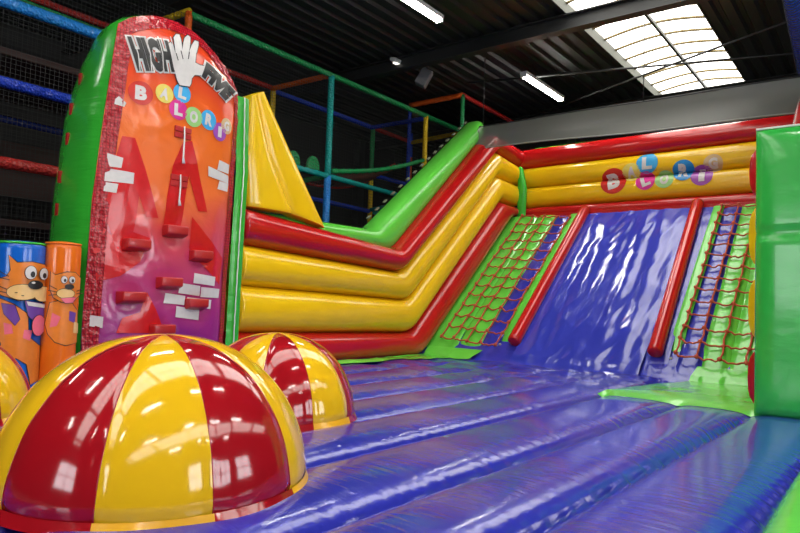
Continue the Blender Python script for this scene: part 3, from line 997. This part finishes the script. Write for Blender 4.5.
def grow(poly, d):
    out = []
    n = len(poly); area = sum(poly[i][0] * poly[(i + 1) % n][1] - poly[(i + 1) % n][0] * poly[i][1] for i in range(n))
    sg = 1 if area > 0 else -1
    for i in range(n):
        a = Vector(poly[i - 1]); b = Vector(poly[(i + 1) % n]); t = (b - a).normalized()
        out.append((poly[i][0] + sg * t.y * d, poly[i][1] - sg * t.x * d))
    return out


decal('hand_print', [(poly_tris(fpx(grow(hx_, .9))), 'black', 2), (poly_tris(fpx(hx_)), 'white', 3),
                     (stroke(fpx([z6(288, 128), z6(296, 160)]), .012), 'black', 4), (stroke(fpx([z6(322, 132), z6(318, 160)]), .012), 'black', 4),
                     (stroke(fpx([z6(268, 138), z6(276, 165)]), .012), 'black', 4)], facesurf, TW, .05)
qh = [z6(112, 212), z6(262, 216), z6(232, 84), z6(66, 66)]
qf = [z6(372, 232), z6(470, 332), z6(514, 296), z6(392, 172)]
zs = []
for k in range(0, 7, 2):
    a = z6(88 + k * 26, 70); b = z6(120 + k * 24, 214); m = z6(112 + k * 25, 140)
    zs += stroke(fpx([a, m, b]), .011)
lt = text_tris('HIGH', .065); lf = text_tris('FIVE', .085)
def outw(q, k):
    c = [sum(p[i] for p in q) / 4 for i in (0, 1)]; return [(c[0] + (p[0] - c[0]) * k, c[1] + (p[1] - c[1]) * k) for p in q]


decal('lettering', [(warp(text_tris('HIGH', .16), fpx(outw(qh, 1.09))), 'white', 2), (warp(lt, fpx(qh)), 'black', 4), (zs, 'white', 5)], facesurf, TW, .05)['label'] = 'black and white striped word HIGH'
decal('lettering', [(warp(text_tris('FIVE', .15), fpx(outw(qf, 1.12))), 'white', 2), (warp(lf, fpx(qf)), 'black', 4)], facesurf, TW, .05)['label'] = 'black word FIVE'
logo([('B', 141, 93, 12, 'bred', .0, 'white'), ('A', 163, 94, 9.5, 'lye', -.2, 'white'), ('L', 176, 110.5, 10, 'mag', .0, 'white'), ('L', 180, 94, 9.5, 'cyan', -.1, 'white'),
      ('O', 191.5, 117.5, 10, 'lgr', 0, 'white'), ('R', 207, 120.5, 10, 'cyan', -.1, 'white'), ('I', 219.5, 132, 9, 'bpur', 0, 'white'), ('G', 227.5, 126, 8, 'gold', 0, 'white')],
     dict(X=FX + .12), facesurf, TW)
for h in HW:                                         # wedge shaped grips
    s = facesurf(h.y, h.z, 0); x = s.x - .02
    mb = MB()
    w, hh, d = .13, .062, .15
    vs = [(x, h.y - w - .015, h.z - hh - .02), (x, h.y + w + .015, h.z - hh - .02), (x, h.y + w + .015, h.z + hh), (x, h.y - w - .015, h.z + hh),
          (x + d, h.y - w, h.z - hh * .55), (x + d, h.y + w, h.z - hh * .55), (x + d, h.y + w, h.z + hh), (x + d, h.y - w, h.z + hh)]
    mb.add(vs, [(0, 1, 2, 3), (4, 7, 6, 5), (0, 4, 5, 1), (1, 5, 6, 2), (2, 6, 7, 3), (3, 7, 4, 0)])
    mb.build('climbing_hold', 'holdred', TW, bevel=.014)
for px, py, sy in ((182.5, 133, 165), (178.5, 181, 207)):    # strap plates with hanging white straps
    p = onface(px, py); s = facesurf(p.y, p.z, 0)
    pl = MB()
    for i in (0, 1):
        for j in (0, 1): pl.box((s.x + .01, p.y - .055 + .11 * i, p.z - .035 + .07 * j), (.02, .10, .06))
    o = pl.build('strap_plate', 'holdred', TW, smooth=False, bevel=.004)
    q = onface(px - 1, sy - 3)
    MB().tube([(s.x + .035, p.y, p.z + .07), (s.x + .045, p.y, p.z - .05), (s.x + .04, q.y, q.z + .05), (s.x + .05, q.y, q.z - .02)], [.008, .009, .010, .020], 6).build('strap', 'zipw', TW)
# green joining strip with a white zip
st = [(5.0, 3.98), (5.04, 3.0), (5.02, 2.2), (5.01, 1.4), (5.0, .5)]
MB().grid(6, 60, lambda u, v: (FX + .02 + .02 * math.sin(PI * u) + .008 * noise.noise(Vector((u * 2, v * 40, 0))), (lerp_edge(st[::-1], .5 + 3.45 * v) - .045) + .19 * u, .5 + 3.45 * v)).build('joining_strip', 'tgreen', TW)
MB().tube([(FX + .052, lerp_edge(st[::-1], .5 + 3.45 * k / 40) + .05 + .004 * (k % 2), .5 + 3.45 * k / 40) for k in range(41)], .009, 5).build('zip', 'zipw', TW)

# yellow buttress fin beside the tower
FN = TW
def p3(x, y, X): return tuple(at(x, y, X=X))
band([p3(244, 206, -6.62), p3(240, 150, -6.62), p3(245, 97, -6.62)], [p3(290, 214, -6.62), p3(268, 160, -6.62), p3(251, 97, -6.62)], (1, 0, 0), .14, seg=14, sm=2, cap=.02, wr=.012).build('yellow_fin', 'yellow', FN)
band([p3(284, 213, -6.66), p3(262, 158, -6.66), p3(249, 96, -6.66)], [p3(322, 228, -6.66), p3(292, 162, -6.66), p3(260, 93, -6.66)], (1, 0, 0), .14, seg=14, sm=2, cap=.02, wr=.012).build('yellow_fin', 'yellow', FN)

# ------------------------------------------------------------------ domes
def dome(c, R, H, rot, label, gores=10, lip=True):
    z0 = deckz(c[0], c[1]) - .03
    t = thing('inflatable_dome', (c[0], c[1], z0), label, 'inflatable dome', 'striped domes on the blue deck')
    per = 14; nu = gores * per; nv = 40

    def fn(u, v):
        a = 2 * PI * u + rot; ph = v * PI / 2
        g_ = abs(math.sin(PI * u * gores))
        r = R * math.cos(ph) ** .90 * (1 - .018 * (1 - g_) ** 3)
        if v < .06: r *= .985
        w = .004 * noise.noise(Vector((a * 12, v * 9, 0))) * (1 - g_) ** 2
        return (c[0] + (r + w) * math.cos(a), c[1] + (r + w) * math.sin(a), z0 + H * math.sin(ph) * (1 - .01 * (1 - g_) ** 3))
    mb = MB(); mb.grid(nu, nv, fn, mi=lambda u, v: int(u * gores + 1e-6) % 2, closeu=True)
    mb.build('striped_cover', ['dred', 'dyel'], t)
    hm = MB()
    hm.grid(nu, 3, lambda u, v: (c[0] + (R * (.99 + .035 * v + .012 * math.sin(u * 2 * PI * 9) * v)) * math.cos(2 * PI * u + rot), c[1] + (R * (.99 + .035 * v)) * math.sin(2 * PI * u + rot), z0 + .05 * (1 - v) + .012), mi=lambda u, v: int(u * gores + 1e-6) % 2, closeu=True)
    hm.build('hem', ['dred', 'hem'], t)
    sm_ = MB()
    for k in range(gores):
        sm_.tube([fn(k / gores, j / 30 * .985) for j in range(31)], .0035, 5)
    sm_.build('seam', 'dred', t)['kind'] = 'stuff'


d1 = (-3.035, 1.93); a1 = math.atan2(-d1[1], -d1[0])
G = 2 * PI / 10
dome(d1, .775, .775, a1 + G / 2, 'large red and yellow striped dome nearest to the camera')
d2 = (-4.0, 3.58); a2 = math.atan2(-d2[1], -d2[0])
dome(d2, .66, .69, a2 + .14 - G / 2, 'red and yellow striped dome beside the yellow side wall tubes')
d3 = (-5.75, 1.72); a3 = math.atan2(-d3[1], -d3[0])
dome(d3, .68, .68, a3 + 1.0 + G / 2, 'striped dome in front of the blue pillar, cut by the left picture edge')

# ------------------------------------------------------------------ printed pillars
def pillar(c, r, z1, mat, label, pxc, half, prints):
    z0 = deckz(c[0], c[1]) - .03
    t = thing('inflatable_pillar', (c[0], c[1], z0), label, 'inflatable pillar', 'printed pillars beside the tower')
    mb = MB(); n = 40
    prof = [(0.0, z0), (r * .97, z0), (r, z0 + .04), (r, z1 - .07), (r * .985, z1 - .04), (r * .93, z1 - .015), (r * .85, z1), (r * .4, z1 + .012), (.001, z1 + .014)]
    pp = []
    for (a, b) in zip(prof[:-1], prof[1:]):
        m = 20 if b[1] - a[1] > 1 else 1
        pp += [(a[0] + (b[0] - a[0]) * k / m, a[1] + (b[1] - a[1]) * k / m) for k in range(m)]
    pp.append(prof[-1])
    mb.grid(n, len(pp) - 1, lambda u, v: (lambda q: (c[0] + q[0] * math.cos(2 * PI * u), c[1] + q[0] * math.sin(2 * PI * u), q[1]))(pp[min(len(pp) - 1, round(v * (len(pp) - 1)))]), closeu=True)
    mb.build('tube_body', mat, t)
    MB().tube([(c[0] + r * .95 * math.cos(2 * PI * k / n), c[1] + r * .95 * math.sin(2 * PI * k / n), z1 - .012) for k in range(n + 1)], .012, 6, caps=False).build('top_seam', 'green' if mat == 'pblue' else 'porange', t)
    f = math.atan2(-c[1], -c[0]); dep = .609 * -c[0] + .79 * c[1]

    def mp(u, v, l):                      # u,v in photograph-sized units of the print: across and up
        s = max(-2.6, min(2.6, (u - pxc) / half))
        an = f + (math.asin(max(-1, min(1, s))) if abs(s) < 1 else math.copysign(PI / 2, s) + (s - math.copysign(1, s)))
        z = 1.5 + (284 - v) * dep / FOC
        return Vector((c[0] + (r + l) * math.cos(an), c[1] + (r + l) * math.sin(an), z))
    decal('cat_print', prints, mp, t, 1.6, .003)


def zz(p): return (p[0] / 2.96, 220 + p[1] / 2.96)


def Z(*pts): return [zz(p) for p in pts]


def E(cx, cy, rx, ry): return [zz((cx + rx * math.cos(2 * PI * k / 20), cy + ry * math.sin(2 * PI * k / 20))) for k in range(20)]


def outline(p, mk, ly, w=.8): return [(poly_tris(grow(p, w)), 'black', ly), (poly_tris(p), mk, ly + 1)]


blue_cat = []
blue_cat += outline(Z((10, 225), (60, 248), (95, 275), (100, 340), (130, 370), (132, 470), (112, 480), (100, 420), (72, 400), (50, 430), (28, 420), (35, 360), (15, 320), (2, 330), (-10, 290)), 'borange', 0)
blue_cat += outline(Z((30, 245), (62, 250), (76, 290), (66, 308), (38, 275)), 'purple', 2, .5)
blue_cat += [(poly_tris(Z((38, 300), (58, 305), (62, 330), (42, 334))), 'pink', 2), (poly_tris(Z((88, 320), (108, 322), (104, 352), (86, 344))), 'pink', 2)]
blue_cat += outline(Z((42, 108), (62, 128), (96, 124), (128, 130), (140, 160), (139, 205), (120, 228), (70, 236), (30, 222), (10, 208), (22, 196), (14, 180), (40, 168), (48, 150)), 'borange', 4)
blue_cat += outline(Z((84, 236), (134, 246), (130, 290), (112, 300), (94, 280)), 'purple', 6, .5)
blue_cat += [(poly_tris(Z((88, 238), (134, 247), (133, 258), (92, 250))), 'white', 8)]
blue_cat += outline(E(118, 308, 15, 30), 'pink', 9, .5)
blue_cat += outline(E(78, 212, 34, 22), 'tan', 11, .5) + outline(E(122, 216, 20, 22), 'tan', 11, .5)
blue_cat += outline(E(92, 155, 12, 19), 'white', 13, .5) + outline(E(120, 157, 9, 17), 'white', 13, .5)
blue_cat += [(poly_tris(E(96, 160, 5, 9)), 'black', 15), (poly_tris(E(121, 162, 4, 8)), 'black', 15), (poly_tris(E(103, 190, 16, 13)), 'black', 15), (poly_tris(E(98, 184, 4, 3)), 'white', 16)]
for a, b in (((44, 205), (6, 185)), ((44, 215), (4, 204)), ((46, 168), (18, 148)), ((48, 178), (12, 168)), ((66, 214), (62, 214)), ((80, 222), (76, 222))):
    blue_cat.append((stroke([zz(a), zz(b)], .8), 'black', 13))
pillar((-6.6, 2.62), .219, 1.90, 'pblue', 'blue round pillar printed with a big grinning orange cat', 23, 23, blue_cat)
oc = []
oc += outline(Z((150, 240), (180, 232), (210, 240), (226, 262), (228, 300), (230, 356), (200, 362), (170, 352), (150, 330), (140, 300)), 'borange', 0)
oc += [(poly_tris(Z((158, 268), (182, 280), (172, 306), (154, 310))), 'pink', 2), (poly_tris(Z((204, 262), (222, 268), (220, 298), (204, 290))), 'purple', 2), (poly_tris(Z((218, 292), (230, 300), (231, 330), (217, 326))), 'tan', 2)]
oc += outline(Z((150, 150), (162, 160), (190, 150), (212, 150), (226, 165), (226, 215), (208, 238), (180, 236), (160, 224), (150, 200)), 'borange', 4)
oc += outline(E(190, 212, 22, 14), 'tan', 6, .5) + outline(Z((178, 226), (214, 222), (208, 238), (190, 240)), 'pink', 8, .4)
oc += outline(E(184, 172, 7, 10), 'white', 9, .4) + outline(E(203, 172, 7, 10), 'white', 9, .4)
oc += [(poly_tris(E(186, 174, 3, 5)), 'black', 11), (poly_tris(E(204, 174, 3, 5)), 'black', 11), (poly_tris(E(197, 192, 11, 8)), 'black', 11)]
for a, b in (((168, 200), (150, 190)), ((168, 208), (148, 204)), ((168, 216), (150, 218)), ((216, 204), (228, 198)), ((216, 212), (230, 210))):
    oc.append((stroke([zz(a), zz(b)], .7), 'black', 9))
pillar((-6.46, 2.95), .162, 1.92, 'porange', 'orange round pillar printed with a smaller smiling cat', 60, 18, oc)

# ------------------------------------------------------------------ light, camera, view
w = bpy.data.worlds.new('World'); bpy.context.scene.world = w; w.use_nodes = True
w.node_tree.nodes['Background'].inputs[0].default_value = (.9, .95, 1, 1); w.node_tree.nodes['Background'].inputs[1].default_value = .3

cd = bpy.data.cameras.new('Camera'); cam = bpy.data.objects.new('Camera', cd); col.objects.link(cam)
cd.sensor_width = 36; cd.lens = FOC / 800 * 36; cd.clip_end = 100
cam.matrix_world = Matrix.Translation(CAM) @ ROT.to_4x4()
bpy.context.scene.camera = cam
sc = bpy.context.scene
sc.view_settings.view_transform = 'Standard'; sc.view_settings.look = 'None'; sc.view_settings.gamma = 1
sc.view_settings.use_curve_mapping = False
sc.view_settings.exposure = 0.5
